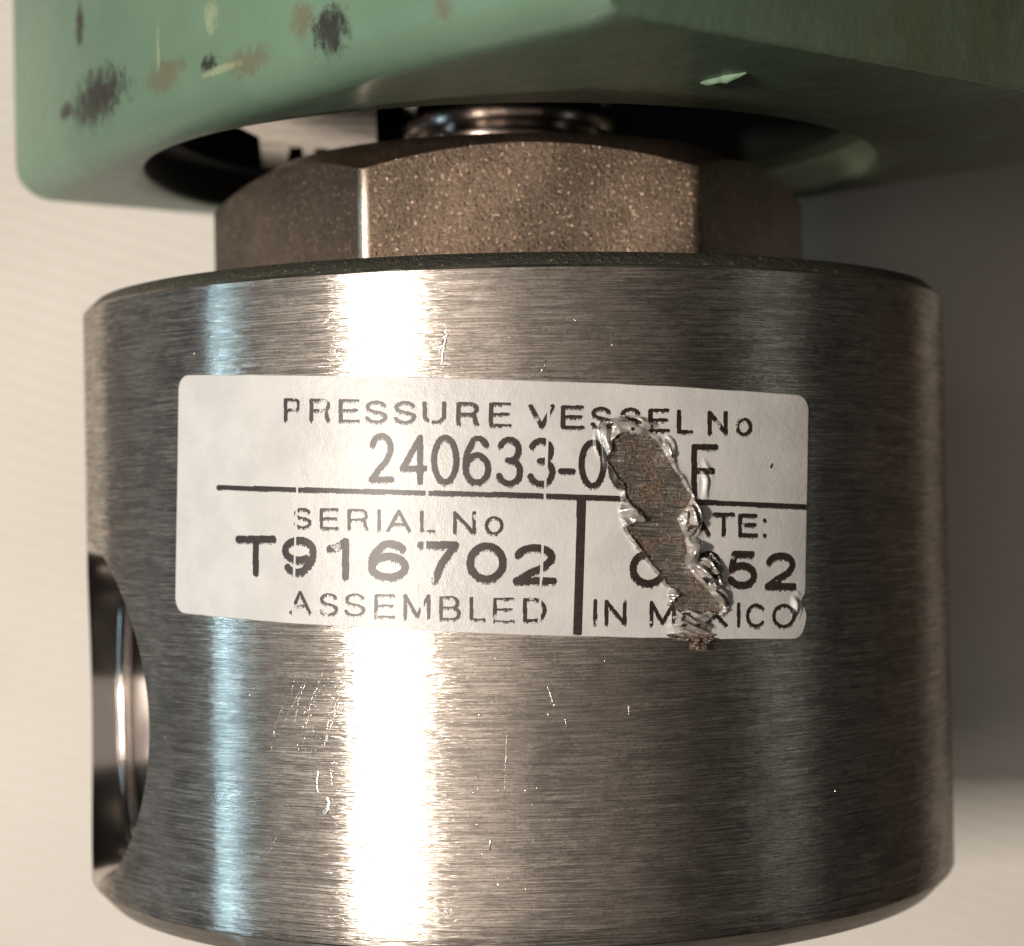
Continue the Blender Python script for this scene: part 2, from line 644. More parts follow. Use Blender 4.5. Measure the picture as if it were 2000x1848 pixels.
# ---- green coil housing: rounded box with a round opening in its underside
TH = R(39)
ub = Vector((math.cos(TH), math.sin(TH), 0))       # away to the right
ua = Vector((-math.sin(TH), math.cos(TH), 0))      # away to the left
A0, A1, B0, B1 = -1.325, .975, -3.0, .93
HB = .770
HR = .857
NS = 900


def circle3(p, q, r):
    ax, ay, bx, by, cx, cy = *p, *q, *r
    d = 2 * (ax * (by - cy) + bx * (cy - ay) + cx * (ay - by))
    ux = ((ax * ax + ay * ay) * (by - cy) + (bx * bx + by * by) * (cy - ay) + (cx * cx + cy * cy) * (ay - by)) / d
    uy = ((ax * ax + ay * ay) * (cx - bx) + (bx * bx + by * by) * (ax - cx) + (cx * cx + cy * cy) * (bx - ax)) / d
    return Vector((ux, uy, 0)), math.hypot(ax - ux, ay - uy)


# the front left side is bowed: plan circle through three places read from its lower edge
FC, FRAD = circle3((-1.20, .30), (-.53, -.80), (.145, -1.50))
FRAD += .06
FCB, FCA = FC.dot(ub), FC.dot(ua)
print("bow", FC, FRAD)


def boxpt(phi, f, cr):
    """distance from the axis to the housing's plan outline at one step of its rounding, along phi (in the a/b frame)"""
    ca, sa = math.cos(phi), math.sin(phi)     # b = ca, a = sa
    inset, thin = FR * (1 - math.sin(f)), .014 * (1 - math.sin(f))
    a0, a1, b1 = A0 + thin, A1 - inset * .6, B1 - inset * .6
    lo, hi = 0.0, 4.0
    for _ in range(40):
        t = (lo + hi) / 2
        x, y = t * ca, t * sa
        c = max(cr - inset, .004)
        qx = max(x - (b1 - c), 0)
        qy = max(y - (a1 - c), 0)
        if y >= a0 and qx * qx + qy * qy <= c * c and math.hypot(x - FCB, y - FCA) <= FRAD - inset:
            lo = t
        else:
            hi = t
    return lo


FR = .095
CRAD = .08
loops = []       # each: list of (x, y, z)
V, F, T = [], [], []
outer = [[boxpt(2 * math.pi * k / NS, f, CRAD) for k in range(NS)] for f in [R(x) for x in (0, 11, 22, 34, 45, 56, 67, 79, 90)]]


def hv(r, phi, z):
    p = ub * (r * math.cos(phi)) + ua * (r * math.sin(phi))
    return (p.x, p.y, z)


def frz(phi):
    """height of the rounding along phi: the right side's lower edge is nearly sharp"""
    sa, ca = math.sin(phi), math.cos(phi)
    if sa >= -.05:
        return FR
    tp = A0 / sa
    bq = ca * FCB + sa * FCA
    tc = bq + math.sqrt(max(bq * bq - FCB ** 2 - FCA ** 2 + FRAD ** 2, 0))
    return FR * min(1, max(.15, .5 + (tp - tc) / .10))


per = [0]
for k in range(NS):
    k2 = (k + 1) % NS
    p1, p2 = Vector(hv(outer[-1][k], 2 * math.pi * k / NS, 0)), Vector(hv(outer[-1][k2], 2 * math.pi * k2 / NS, 0))
    per.append(per[-1] + (p1 - p2).length)


def ring(rs, z, uvz=None):
    for k in range(NS + 1):
        kk = k % NS
        phi = 2 * math.pi * kk / NS
        r = rs[kk] if isinstance(rs, list) else rs
        zz = z[kk] if isinstance(z, list) else z
        V.append(hv(r, phi, zz))
        T.append((per[k], zz if uvz is None else uvz))


# inside of the cavity, opening, underside, fillet, sides
cav = 1.9
ring(.02, cav, 9)
ring(.80, cav, 9)
ring(.80, HB + .10, 9)
ring(HR - .004, HB + .085, 9)
ring(HR, HB + .07, 9)
ring(HR, HB + .010, 9)
ring(HR + .003, HB + .004, 9)
ring(HR + .009, HB, 9)
for s in (.25, .5, .75):
    ring([HR + .009 + (outer[0][k] - HR - .009) * s for k in range(NS)], HB, 9)
for i, f in enumerate([R(x) for x in (0, 11, 22, 34, 45, 56, 67, 79, 90)]):
    ring(outer[i], [HB + frz(2 * math.pi * k / NS) * (1 - math.cos(f)) for k in range(NS)])
for z in (HB + .2, HB + .4, HB + .8, 2.2):
    ring(outer[-1], z)
m_ = NS + 1
NRG = len(V) // m_
for i in range(NRG - 1):
    for k in range(NS):
        F.append((i * m_ + k, i * m_ + k + 1, (i + 1) * m_ + k + 1, (i + 1) * m_ + k))


def face_uv(px, py):
    """uv on the housing's front left side (the b = B0 plane)"""
    o, d = ray(px, py)
    ox, oy = o.x - FC.x, o.y - FC.y
    qa, qb, qc = d.x ** 2 + d.y ** 2, 2 * (ox * d.x + oy * d.y), ox ** 2 + oy ** 2 - FRAD ** 2
    t = (-qb - math.sqrt(qb * qb - 4 * qa * qc)) / (2 * qa)
    p = o + d * t
    a, b = p.dot(ua), p.dot(ub)
    phi = math.atan2(a, b) % (2 * math.pi)
    return per[int(round(phi / (2 * math.pi) * NS)) % NS], p.z


for kind, px, py, sx, sy in (('dark', 190, 190, .30, .085), ('dark', 130, 215, .10, .03), ('dark', 645, 55, .10, .06), ('dark', 410, 123, .06, .025), ('dark', 155, 50, .05, .07),
                             ('brown', 320, 148, .16, .05), ('brown', 480, 120, .14, .04), ('brown', 590, 40, .06, .05), ('pale', 410, 35, .045, .045),
                             ('pale', 308, 100, .012, .07), ('pale', 430, 135, .12, .012), ('brown', 860, 15, .04, .03)):
    BLOBS.append((kind, face_uv(px, py), (sx * 1.3, sy * 1.6)))
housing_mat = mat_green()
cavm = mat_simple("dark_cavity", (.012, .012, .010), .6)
# the sides' outline is closed at the top by a lid
V.append(hv(0, 0, 2.2))
T.append((0, 9))
top = len(V) - 1
for k in range(NS):
    F.append(((NRG - 1) * m_ + k, (NRG - 1) * m_ + k + 1, top))
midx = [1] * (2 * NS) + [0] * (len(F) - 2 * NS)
for i in range(2, 5):                  # shade painted in: left part of the opening's wall takes the dark cavity material
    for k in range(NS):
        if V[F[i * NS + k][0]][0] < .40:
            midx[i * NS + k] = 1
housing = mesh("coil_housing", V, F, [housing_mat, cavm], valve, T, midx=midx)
sharp(housing, 50)

# chip of paint hanging on the underside


def under(px, py, z=HB):
    o, d = ray(px, py)
    t = (z - o.z) / d.z
    return o + d * t


def sliver(name, pts, wid, hgt, mat, parent, seg=6):
    """an uneven little ridge along 3-D points, each with its outward normal"""
    V, F = [], []
    npt = len(pts)
    for i, (p, nrm) in enumerate(pts):
        q = (pts[min(i + 1, npt - 1)][0] - pts[max(i - 1, 0)][0]).normalized()
        s = nrm.cross(q).normalized()
        f = math.sin(math.pi * (i + .35) / (npt - .3)) ** .6 * random.uniform(.7, 1.2)
        for k in range(seg):
            a = math.pi * k / (seg - 1)
            V.append(tuple(p + s * (math.cos(a) * wid * f) + nrm * (math.sin(a) * hgt * f * random.uniform(.8, 1.2) - .001)))
    for i in range(npt - 1):
        for k in range(seg - 1):
            F.append((i * seg + k, (i + 1) * seg + k, (i + 1) * seg + k + 1, i * seg + k + 1))
    return mesh(name, V, F, mat, parent)


dn = Vector((0, 0, -1))
chipm = mat_simple("pale_green_chip", (.20, .30, .20), .35)
P = [under(1370 + 88 * i / 7, 162 - 21 * i / 7 + random.uniform(-1, 1)) for i in range(8)]
sliver("paint_chip", [(p, dn) for p in P], .010, .012, chipm, housing)

# ---- bright pole plate and its ribs that show through the opening
platem = mat_simple("bright_pole_plate", (.80, .70, .64), .2, 1, .0001, 12)
ZP = .862
pl = [under(*p, ZP) for p in ((395, 234), (470, 250), (506, 268), (514, 330), (558, 330), (566, 288), (590, 288), (594, 312), (612, 312), (616, 290), (640, 290), (644, 308), (662, 308), (667, 286),
                              (735, 300), (735, 190), (395, 190))]
k_ = len(pl)
V = [tuple(p) for p in pl] + [(p.x, p.y, p.z + .03) for p in pl]
F = [tuple(range(k_)), tuple(range(2 * k_ - 1, k_ - 1, -1))] + [(i, (i + 1) % k_, (i + 1) % k_ + k_, i + k_) for i in range(k_)]
plate = mesh("pole_plate", V, F, platem, valve, smooth=False)

# ------------------------------------------------------------------ the label
cor = {k: cyl(*p) for k, p in dict(tl=(349, 731), tr=(1578, 776), br=(1571, 1246), bl=(346, 1197)).items()}
ang = math.atan2((cor['tr'][1] - cor['tl'][1] + cor['br'][1] - cor['bl'][1]) / 2, (cor['tr'][0] - cor['tl'][0] + cor['br'][0] - cor['bl'][0]) / 2)
cu = sum(c[0] for c in cor.values()) / 4
cv = sum(c[1] for c in cor.values()) / 4
ca_, sa_ = math.cos(ang), math.sin(ang)


def to_loc(u, v):
    return (u - cu) * ca_ + (v - cv) * sa_, -(u - cu) * sa_ + (v - cv) * ca_


def to_glob(s, t):
    return cu + s * ca_ - t * sa_, cv + s * sa_ + t * ca_


lc = {k: to_loc(*c) for k, c in cor.items()}
HW = (lc['tr'][0] - lc['tl'][0] + lc['br'][0] - lc['bl'][0]) / 4
HH = (lc['tl'][1] + lc['tr'][1] - lc['bl'][1] - lc['br'][1]) / 4
print("label", math.degrees(ang), HW, HH, lc)


def P4(x, y):                       # crop of the photograph: right part of the label
    return to_loc(*cyl((1800 + .65 * x) / 1.87, (1300 + .65 * y) / 1.87))


def P3(x, y):                       # left part
    return to_loc(*cyl((500 + .7 * x) / 1.87, (1250 + .7 * y) / 1.87))


HOLE = [P4(*p) for p in [(640, 560), (668, 520), (672, 470), (700, 440), (750, 432), (870, 440), (925, 475), (960, 530), (1000, 595), (1030, 650), (1062, 690), (1085, 740), (1120, 790), (1090, 850), (1040, 915),
                         (1075, 1000), (1095, 1080), (1080, 1160), (1115, 1210), (1190, 1290), (1270, 1385), (1300, 1420), (1262, 1450), (1210, 1438), (1150, 1452), (1100, 1430), (1050, 1440), (1015, 1415),
                         (1000, 1390), (1045, 1330), (980, 1285), (955, 1240), (900, 1180), (860, 1125), (810, 1060), (775, 1010), (748, 962), (800, 935), (850, 930), (835, 880), (790, 850), (740, 800),
                         (742, 760), (728, 715), (700, 690), (672, 640), (640, 600)]]
HOLE = np.array(HOLE)


def inside(poly, x, y):
    c = np.zeros(x.shape, bool)
    j = len(poly) - 1
    for i in range(len(poly)):
        xi, yi = poly[i]
        xj, yj = poly[j]
        cond = ((yi > y) != (yj > y)) & (x < (xj - xi) * (y - yi) / (yj - yi + 1e-12) + xi)
        c ^= cond
        j = i
    return c


def pdist(poly, x, y, closed=True):
    d = np.full(x.shape, 9.0)
    n = len(poly)
    for i in range(n if closed else n - 1):
        ax, ay = poly[i]
        bx, by = poly[(i + 1) % n]
        dx, dy = bx - ax, by - ay
        t = np.clip(((x - ax) * dx + (y - ay) * dy) / (dx * dx + dy * dy + 1e-12), 0, 1)
        d = np.minimum(d, np.hypot(x - ax - t * dx, y - ay - t * dy))
    return d


def vnoise(x, y, seed=0):
    """smooth value noise"""
    r = np.random.default_rng(seed).random((64, 64))
    xi, yi = np.floor(x).astype(int), np.floor(y).astype(int)
    fx, fy = x - xi, y - yi
    fx, fy = fx * fx * (3 - 2 * fx), fy * fy * (3 - 2 * fy)
    g = lambda a, b: r[a % 64, b % 64]
    return (g(xi, yi) * (1 - fx) + g(xi + 1, yi) * fx) * (1 - fy) + (g(xi, yi + 1) * (1 - fx) + g(xi + 1, yi + 1) * fx) * fy


# where the film is heaved up: centre, radii, height, wave count, wave angle
LUMPS = [((650, 470), (75, 110), .012, 3.2, 20), ((770, 385), (150, 45), .009, 2.5, 80), ((985, 530), (38, 75), .012, 2.5, 15),
         ((790, 870), (75, 95), .012, 3.0, 60), ((1120, 900), (62, 95), .022, 4.0, 10), ((1115, 1060), (62, 105), .030, 1.2, 30),
         ((1200, 1230), (95, 110), .022, 4.5, 40), ((1260, 1360), (75, 95), .014, 5, 50), ((1190, 700), (45, 110), .006, 2.0, 15), ((1035, 1340), (50, 50), .008, 3, 70),
         ((1115, 1515), (125, 95), .013, 7, 78), ((1700, 1400), (40, 70), .008, 1.5, 10)]
LUMPS = [(P4(*c), (rx * .00034, ry * .00035), h * 1.25, k, R(a)) for c, (rx, ry), h, k, a in LUMPS]
TH0 = .0022


def height(x, y):
    x = np.asarray(x, float)
    y = np.asarray(y, float)
    h = np.full(x.shape, TH0)
    dh = pdist(HOLE, x, y)
    h += .0055 * np.exp(-(dh / .007) ** 2) * (.3 + 1.2 * vnoise(x * 60 + 5, y * 60 + 5, 3))
    for c, (rx, ry), hh, k, a in LUMPS:
        q = ((x - c[0]) / rx) ** 2 + ((y - c[1]) / ry) ** 2
        m = np.clip(1 - q / 1.6, 0, 1) ** 1.5
        wv = (x - c[0]) * math.cos(a) + (y - c[1]) * math.sin(a)
        cr = -(x - c[0]) * math.sin(a) + (y - c[1]) * math.cos(a)
        wv = wv / min(rx, ry) * k + 2.2 * vnoise(x * 45, y * 45, 7) + (cr / max(rx, ry)) ** 2 * 1.5
        h += hh * m * (.55 + .45 * np.sin(wv * 2.2))
    h += .0006 * vnoise(x * 14, y * 14, 11)
    return h


CRN = .030


def edges(t):
    e = np.maximum(np.abs(t) - (HH - CRN), 0)
    d = CRN - np.sqrt(np.maximum(CRN * CRN - e * e, 0))
    return -HW + d, HW - d


NX, NY = 560, 226
ty = np.linspace(-1, 1, NY + 1)
ty = np.sign(ty) * (1 - (1 - np.abs(ty)) ** 1.12)
ts = ty * HH
LV = np.zeros((NY + 1, NX + 1, 2))
notch_c = P4(1712, 1378)
for j, t in enumerate(ts):
    l, r = edges(t)
    r -= .010 * math.exp(-((t - notch_c[1]) / .011) ** 2) - .004 * math.exp(-((t - notch_c[1] + .03) / .014) ** 2)
    LV[j, :, 0] = np.linspace(l, r, NX + 1)
    LV[j, :, 1] = t
X, Y = LV[:, :, 0], LV[:, :, 1]
Y = Y + .0012 * (vnoise(X * 25, Y * 0 + 3, 5) - .5) * (np.abs(ts) > HH - .01)[:, None]
Hh = height(X, Y)
hole = inside(HOLE, X, Y)
Gu, Gv = cu + X * ca_ - Y * sa_, cv + X * sa_ + Y * ca_
r_ = 1 + Hh
LP = np.stack([r_ * np.sin(Gu), -r_ * np.cos(Gu), Gv], -1).reshape(-1, 3)
UVL = np.stack([X, Y], -1).reshape(-1, 2)
W1 = NX + 1
idx = np.arange((NY + 1) * W1).reshape(NY + 1, W1)
q = np.stack([idx[:-1, :-1], idx[:-1, 1:], idx[1:, 1:], idx[1:, :-1]], -1).reshape(-1, 4)
hf = hole.ravel()
keep = ~(hf[q].all(1))
lump = np.zeros(X.shape)
for c, (rx, ry), hh, k, a in LUMPS[:-1]:
    lump = np.maximum(lump, np.clip(1.25 - (((X - c[0]) / rx) ** 2 + ((Y - c[1]) / ry) ** 2), 0, 1) * (hh > .009))
rag = vnoise(X * 90, Y * 90, 9)
filmv = ((lump + .5 * (rag - .5)) > .28) | (pdist(HOLE, X, Y) < .004 + .005 * rag)
ff = filmv.ravel()[q].sum(1) >= 2
# pull vertices just inside the hole down to the metal so that the torn edge has a wall
LP2 = LP.copy()
ins = hf & (~hf[q[keep]].all(1)).any() if False else hf
scale = np.ones(len(LP))
scale[hf] = (1.0004 / (1 + Hh.ravel()[hf]))
LP2[:, 0] *= scale
LP2[:, 1] *= scale
faces = q[keep]
fm = ff[keep].astype(int)
# outer wall of the sticker
b_idx = list(idx[0, :]) + list(idx[1:, -1]) + list(idx[-1, ::-1][1:]) + list(idx[::-1, 0][1:-1])
base = len(LP2)
wall = LP2[b_idx].copy()
rad = np.hypot(wall[:, 0], wall[:, 1])
wall[:, 0] *= .999 / rad
wall[:, 1] *= .999 / rad
LP3 = np.vstack([LP2, wall])
UV3 = np.vstack([UVL, UVL[b_idx]])
nb = len(b_idx)
wf = [(base + i, base + (i + 1) % nb, b_idx[(i + 1) % nb], b_idx[i]) for i in range(nb)]
faces = faces.tolist() + wf
fm = fm.tolist() + [0] * nb
label = mesh("serial_label", LP3, faces, [mat_label(), mat_film()], valve, UV3, midx=fm)
label['label'] = "white glossy label reading PRESSURE VESSEL No, torn down its right part"


# ---- printing: strokes of each character in a unit box
def arc(cx, cy, rx, ry, a0, a1, n=14):
    return [(cx + rx * math.cos(R(a0 + (a1 - a0) * i / n)), cy + ry * math.sin(R(a0 + (a1 - a0) * i / n))) for i in range(n + 1)]


G = {
    'P': [[(0, 0), (0, 1)], [(0, 1), (.55, 1)] + arc(.62, .745, .38, .255, 90, -90)[0:] + [(0, .49)]],
    'R': [[(0, 0), (0, 1)], [(0, 1), (.55, 1)] + arc(.62, .745, .36, .255, 90, -90) + [(0, .49)], [(.6, .49), (.85, .42), (.93, .1), (1, 0)]],
    'E': [[(0, 0), (0, 1)], [(0, 1), (.97, 1)], [(0, .52), (.9, .52)], [(0, 0), (1, 0)]],
    'F': [[(0, 0), (0, 1)], [(0, 1), (1, 1)], [(0, .52), (.85, .52)]],
    'L': [[(0, 1), (0, 0), (1, 0)]],
    'S': [arc(.5, .755, .44, .245, 15, 190, 14) + [(.12, .62), (.3, .54), (.7, .47), (.95, .36)] + arc(.5, .25, .48, .25, 10, -170, 14)],
    'U': [[(0, 1), (0, .35)] + arc(.5, .35, .5, .35, 180, 360) + [(1, .35), (1, 1)]],
    'V': [[(0, 1), (.5, 0), (1, 1)]],
    'N': [[(0, 0), (0, 1), (1, 0), (1, 1)]],
    'o': [arc(.5, .5, .5, .5, 0, 360, 28)],
    'O': [arc(.5, .5, .5, .5, 0, 360, 32)],
    '0': [arc(.5, .5, .5, .5, 0, 360, 32)],
    'C': [arc(.5, .5, .5, .5, 40, 320, 26)],
    'I': [[(.5, 0), (.5, 1)]],
    'A': [[(0, 0), (.5, 1), (1, 0)], [(.17, .34), (.83, .34)]],
    'T': [[(0, 1), (1, 1)], [(.5, 1), (.5, 0)]],
    'M': [[(0, 0), (0, 1), (.5, .08), (1, 1), (1, 0)]],
    'B': [[(0, 0), (0, 1), (.5, 1)] + arc(.58, .76, .34, .24, 90, -90) + [(0, .52)], [(.5, .52)] + arc(.62, .26, .38, .26, 90, -90) + [(0, 0)]],
    'D': [[(0, 0), (0, 1), (.4, 1)] + arc(.45, .5, .55, .5, 90, -90, 20) + [(0, 0)]],
    'X': [[(0, 0), (1, 1)], [(0, 1), (1, 0)]],
    '2': [arc(.5, .72, .46, .28, 165, -25, 16) + [(.75, .42), (.35, .22), (.05, .02), (.0, 0), (1, 0)]],
    '3': [arc(.5, .76, .42, .24, 155, -75, 14) + [(.45, .53)], [(.45, .53)] + arc(.5, .27, .48, .27, 75, -160, 16)],
    '4': [[(.78, 0), (.78, 1), (0, .30), (1, .30)]],
    '5': [[(.9, 1), (.2, 1), (.08, .52)] + arc(.5, .32, .5, .32, 140, -155, 18)],
    '6': [arc(.55, .70, .42, .30, 30, 120, 8) + arc(.5, .45, .5, .45, 135, 180, 6) + arc(.5, .31, .5, .31, 180, 540, 26)],
    '9': [arc(.45, .30, .42, .30, 210, 300, 8) + arc(.5, .55, .5, .45, -45, 0, 6) + arc(.5, .69, .5, .31, 0, 360, 26)],
    '1': [[(0, .80), (.45, .86), (.8, 1), (.8, 0)]],
    '7': [[(0, 1), (1, 1), (.62, .5), (.40, 0)]],
    '-': [[(0, .5), (1, .5)]],
    '.': [[(.5, .5), (.5, .55)]],
}
# characters: (glyph, x0, x1, ytop, ybottom) in the crop's pixels; widths (vertical, horizontal strokes) in label units
SW = .0058
LINES = [
    ("pressure", P3, .0062, .0036, [('P', 780, 850, 300, 408), ('R', 914, 1003, 302, 408), ('E', 1066, 1156, 304, 411), ('S', 1200, 1300, 312, 416), ('S', 1350, 1450, 314, 418),
                             ('U', 1503, 1604, 316, 418), ('R', 1678, 1776, 320, 429), ('E', 1848, 1943, 322, 434)]),
    ("vessel", P4, .0068, .0045, [('V', 212, 335, 282, 398), ('E', 393, 500, 288, 402), ('S', 558, 655, 296, 406), ('S', 722, 820, 300, 412), ('E', 882, 980, 306, 420),
                             ('L', 1042, 1108, 312, 426), ('N', 1214, 1303, 318, 434), ('o', 1368, 1442, 356, 442)]),
    ("number", P3, .0088, .0092, [('2', 1226, 1330, 488, 716), ('4', 1388, 1505, 498, 728), ('0', 1552, 1668, 498, 730), ('6', 1717, 1833, 502, 732)]),
    ("number", P4, .0090, .0094, [('3', 30, 155, 470, 718), ('3', 205, 336, 476, 720), ('-', 382, 446, 628, 668), ('0', 497, 620, 486, 730), ('0', 660, 790, 490, 735), ('F', 1127, 1247, 512, 790)]),
    ("serial", P3, .0050, .0030, [('S', 828, 908, 870, 966), ('E', 966, 1048, 872, 970), ('R', 1110, 1203, 876, 974), ('I', 1256, 1276, 878, 982), ('A', 1312, 1424, 880, 984),
                             ('L', 1488, 1550, 884, 986), ('N', 1660, 1760, 888, 996), ('o', 1824, 1904, 914, 998)]),
    ("serial", P3, .0125, .0120, [('T', 534, 716, 1028, 1204), ('9', 778, 922, 1034, 1200), ('1', 1010, 1112, 1040, 1224), ('6', 1228, 1402, 1052, 1226), ('7', 1484, 1662, 1058, 1240),
                             ('0', 1740, 1910, 1064, 1236)]),
    ("serial", P4, .0125, .0115, [('2', 132, 338, 1078, 1264)]),
    ("assembled", P3, .0050, .0026, [('A', 806, 906, 1302, 1412), ('S', 962, 1046, 1314, 1420), ('S', 1092, 1188, 1316, 1424), ('E', 1250, 1342, 1320, 1432), ('M', 1402, 1524, 1320, 1440),
                             ('B', 1588, 1682, 1330, 1444), ('L', 1746, 1812, 1334, 1446), ('E', 1868, 1962, 1338, 1454)]),
    ("assembled", P4, .0056, .0040, [('D', 180, 290, 1368, 1486)]),
    ("mexico", P4, .0056, .0046, [('I', 563, 583, 1376, 1504), ('N', 636, 738, 1380, 1506), ('M', 888, 1012, 1386, 1510), ('E', 1060, 1140, 1390, 1512), ('X', 1186, 1306, 1392, 1514),
                             ('I', 1366, 1386, 1394, 1514), ('C', 1426, 1522, 1400, 1518), ('O', 1573, 1684, 1402, 1520)]),
    ("date", P4, .0066, .0056, [('A', 1075, 1208, 890, 1002), ('T', 1240, 1345, 892, 1002), ('E', 1384, 1474, 898, 1008), ('.', 1514, 1530, 918, 934), ('.', 1514, 1530, 1002, 1018)]),
    ("date", P4, .0120, .0120, [('O', 785, 955, 1110, 1280), ('3', 1150, 1262, 1118, 1250), ('5', 1326, 1462, 1116, 1290), ('2', 1538, 1684, 1124, 1296)]),
]
CELL = .00118
CW, CHh = int(2 * HW / CELL), int(2 * HH / CELL)
GX = -HW + (np.arange(CW) + .5) * CELL
GY = -HH + (np.arange(CHh) + .5) * CELL
MX, MY = np.meshgrid(GX, GY)


masks = {}


def draw(group, pts, wv, wh):
    """polyline in label coordinates; vertical strokes wv wide, horizontal ones wh high"""
    M = masks.setdefault(group, np.zeros(MX.shape, bool))
    for (ax, ay), (bx, by) in zip(pts[:-1], pts[1:]):
        pad = max(wv, wh)
        i0, i1 = np.searchsorted(GX, [min(ax, bx) - pad, max(ax, bx) + pad])
        j0, j1 = np.searchsorted(GY, [min(ay, by) - pad, max(ay, by) + pad])
        if i1 <= i0 or j1 <= j0:
            continue
        x, y = MX[j0:j1, i0:i1], MY[j0:j1, i0:i1]
        sx, sy = 2 / wv, 2 / wh
        X_, Y_, Ax, Ay, Bx, By = x * sx, y * sy, ax * sx, ay * sy, bx * sx, by * sy
        dx, dy = Bx - Ax, By - Ay
        t = np.clip(((X_ - Ax) * dx + (Y_ - Ay) * dy) / (dx * dx + dy * dy + 1e-12), 0, 1)
        M[j0:j1, i0:i1] |= np.hypot(X_ - Ax - t * dx, Y_ - Ay - t * dy) < 1


for g, PF, wv, wh, chars in LINES:
    for ch, x0, x1, yt, yb in chars:
        for pl in G[ch]:
            pts = []
            for gx, gy in pl:
                pts.append(PF(x0 + (x1 - x0) * gx, yb + (yt - yb) * gy))
            draw(g, pts, wv * (1.32 if wv < .0095 else 1.15), wh * (1.45 if wh < .008 else 1.2))
draw("rules", [P3(428, 758), P3(1000, 774), P3(2000, 799)], .008, .0098)
draw("rules", [P4(0, 779), P4(500, 795), P4(1100, 820), P4(1752, 850)], .008, .0102)
draw("number", [P4(1556, 626), P4(1565, 608)], .004, .004)
# upright rule
pa, pb = P4(497, 800), P4(474, 1562)
draw("rules", [(pa[0], pa[1]), (pb[0], pb[1])], .0170, .004)
gaps = [P3(840, 760)[0], P3(1515, 790)[0], P4(290, 790)[0]]
gap_t = [-HH, -HH, -HH]
inkm = mat_ink()
allh = inside(HOLE, MX, MY) | (pdist(HOLE, MX, MY) < .002)
comb = rng.integers(0, 4, CW) * (rng.random(CW) < .75)
LBL = {"pressure": "PRESSURE", "vessel": "VESSEL No", "number": "240633 number", "serial": "SERIAL No T916702", "assembled": "ASSEMBLED", "mexico": "IN MEXICO", "date": "date column", "rules": "ruled lines"}
lump_g = np.zeros(MX.shape)
for c, (rx, ry), hh, k, a in LUMPS[:-1]:
    lump_g = np.maximum(lump_g, np.clip(1.25 - (((MX - c[0]) / rx) ** 2 + ((MY - c[1]) / ry) ** 2), 0, 1) * (hh > .01))
for g, M in masks.items():
    M2 = M.copy()
    ragged = vnoise(MX * 140, MY * 140, 21)
    for i in range(CW):
        j = int(comb[i])
        if j and g != 'rules':
            M2[:, i] |= np.roll(M[:, i], -j)
        elif j > 1:
            M2[:, i] |= np.roll(M[:, i], -1)
    # worn printing: thin strokes of the small lines break up here and there
    if g in ('assembled', 'serial', 'pressure', 'vessel', 'date', 'mexico'):
        up = np.roll(M, -2, 0) & np.roll(M, 2, 0) & np.roll(M, 3, 1) & np.roll(M, -3, 1)
        worn_or_lit = (vnoise(MX * 48, MY * 48, 33) > (.86 if g in ('assembled', 'pressure', 'vessel') else .90))
        M2 &= ~(worn_or_lit & (rng.random(MX.shape) < .7))
    M2 &= ~((rng.random(MX.shape) < .10) & ~(np.roll(M, 1, 0) & np.roll(M, -1, 0)))
    for gp in gaps:
        tilt = (MY - .0) * .012
        M2 &= ~(np.abs(MX - gp - tilt) < .0026)
    M2 &= ~allh
    M2 &= ~((lump_g > .45) & (vnoise(MX * 70, MY * 70, 40) > .45))
    ro, co = [], []
    quads, vid = [], []
    # vertical runs, cut to at most six cells
    V, F, T = [], [], []
    runs = []
    for i in range(CW):
        col = M2[:, i]
        j = 0
        if not col.any():
            continue
        nz = np.flatnonzero(np.diff(np.concatenate([[0], col.astype(int), [0]])))
        for a, b in zip(nz[::2], nz[1::2]):
            while a < b:
                e = min(a + 6, b)
                runs.append((i, a, e))
                a = e
    rr = np.array(runs)
    x0 = -HW + rr[:, 0] * CELL
    x1 = x0 + CELL
    y0 = -HH + rr[:, 1] * CELL
    y1 = -HH + rr[:, 2] * CELL
    XX = np.stack([x0, x1, x1, x0], 1).ravel()
    YY = np.stack([y0, y0, y1, y1], 1).ravel()
    hgt = height(XX, YY) + .0007
    gu, gv = cu + XX * ca_ - YY * sa_, cv + XX * sa_ + YY * ca_
    VV = np.stack([(1 + hgt) * np.sin(gu), -(1 + hgt) * np.cos(gu), gv], -1)
    FF = np.arange(len(VV)).reshape(-1, 4)
    me = bpy.data.meshes.new("lettering")
    bmv = VV * U
    me.from_pydata(bmv.tolist(), [], FF.tolist())
    me.materials.append(inkm)
    l = me.uv_layers.new(name="uv")
    l.data.foreach_set('uv', np.stack([XX, YY], -1).astype(np.float32).ravel())
    me.polygons.foreach_set('use_smooth', [True] * len(me.polygons))
    bm = bmesh.new()
    bm.from_mesh(me)
    bmesh.ops.remove_doubles(bm, verts=bm.verts, dist=1e-7)
    bm.to_mesh(me)
    bm.free()
    o = bpy.data.objects.new("ruled_line" if g == 'rules' else "lettering", me)
    C.objects.link(o)
    o.parent = label
    o['label'] = "black printing of the " + LBL[g]

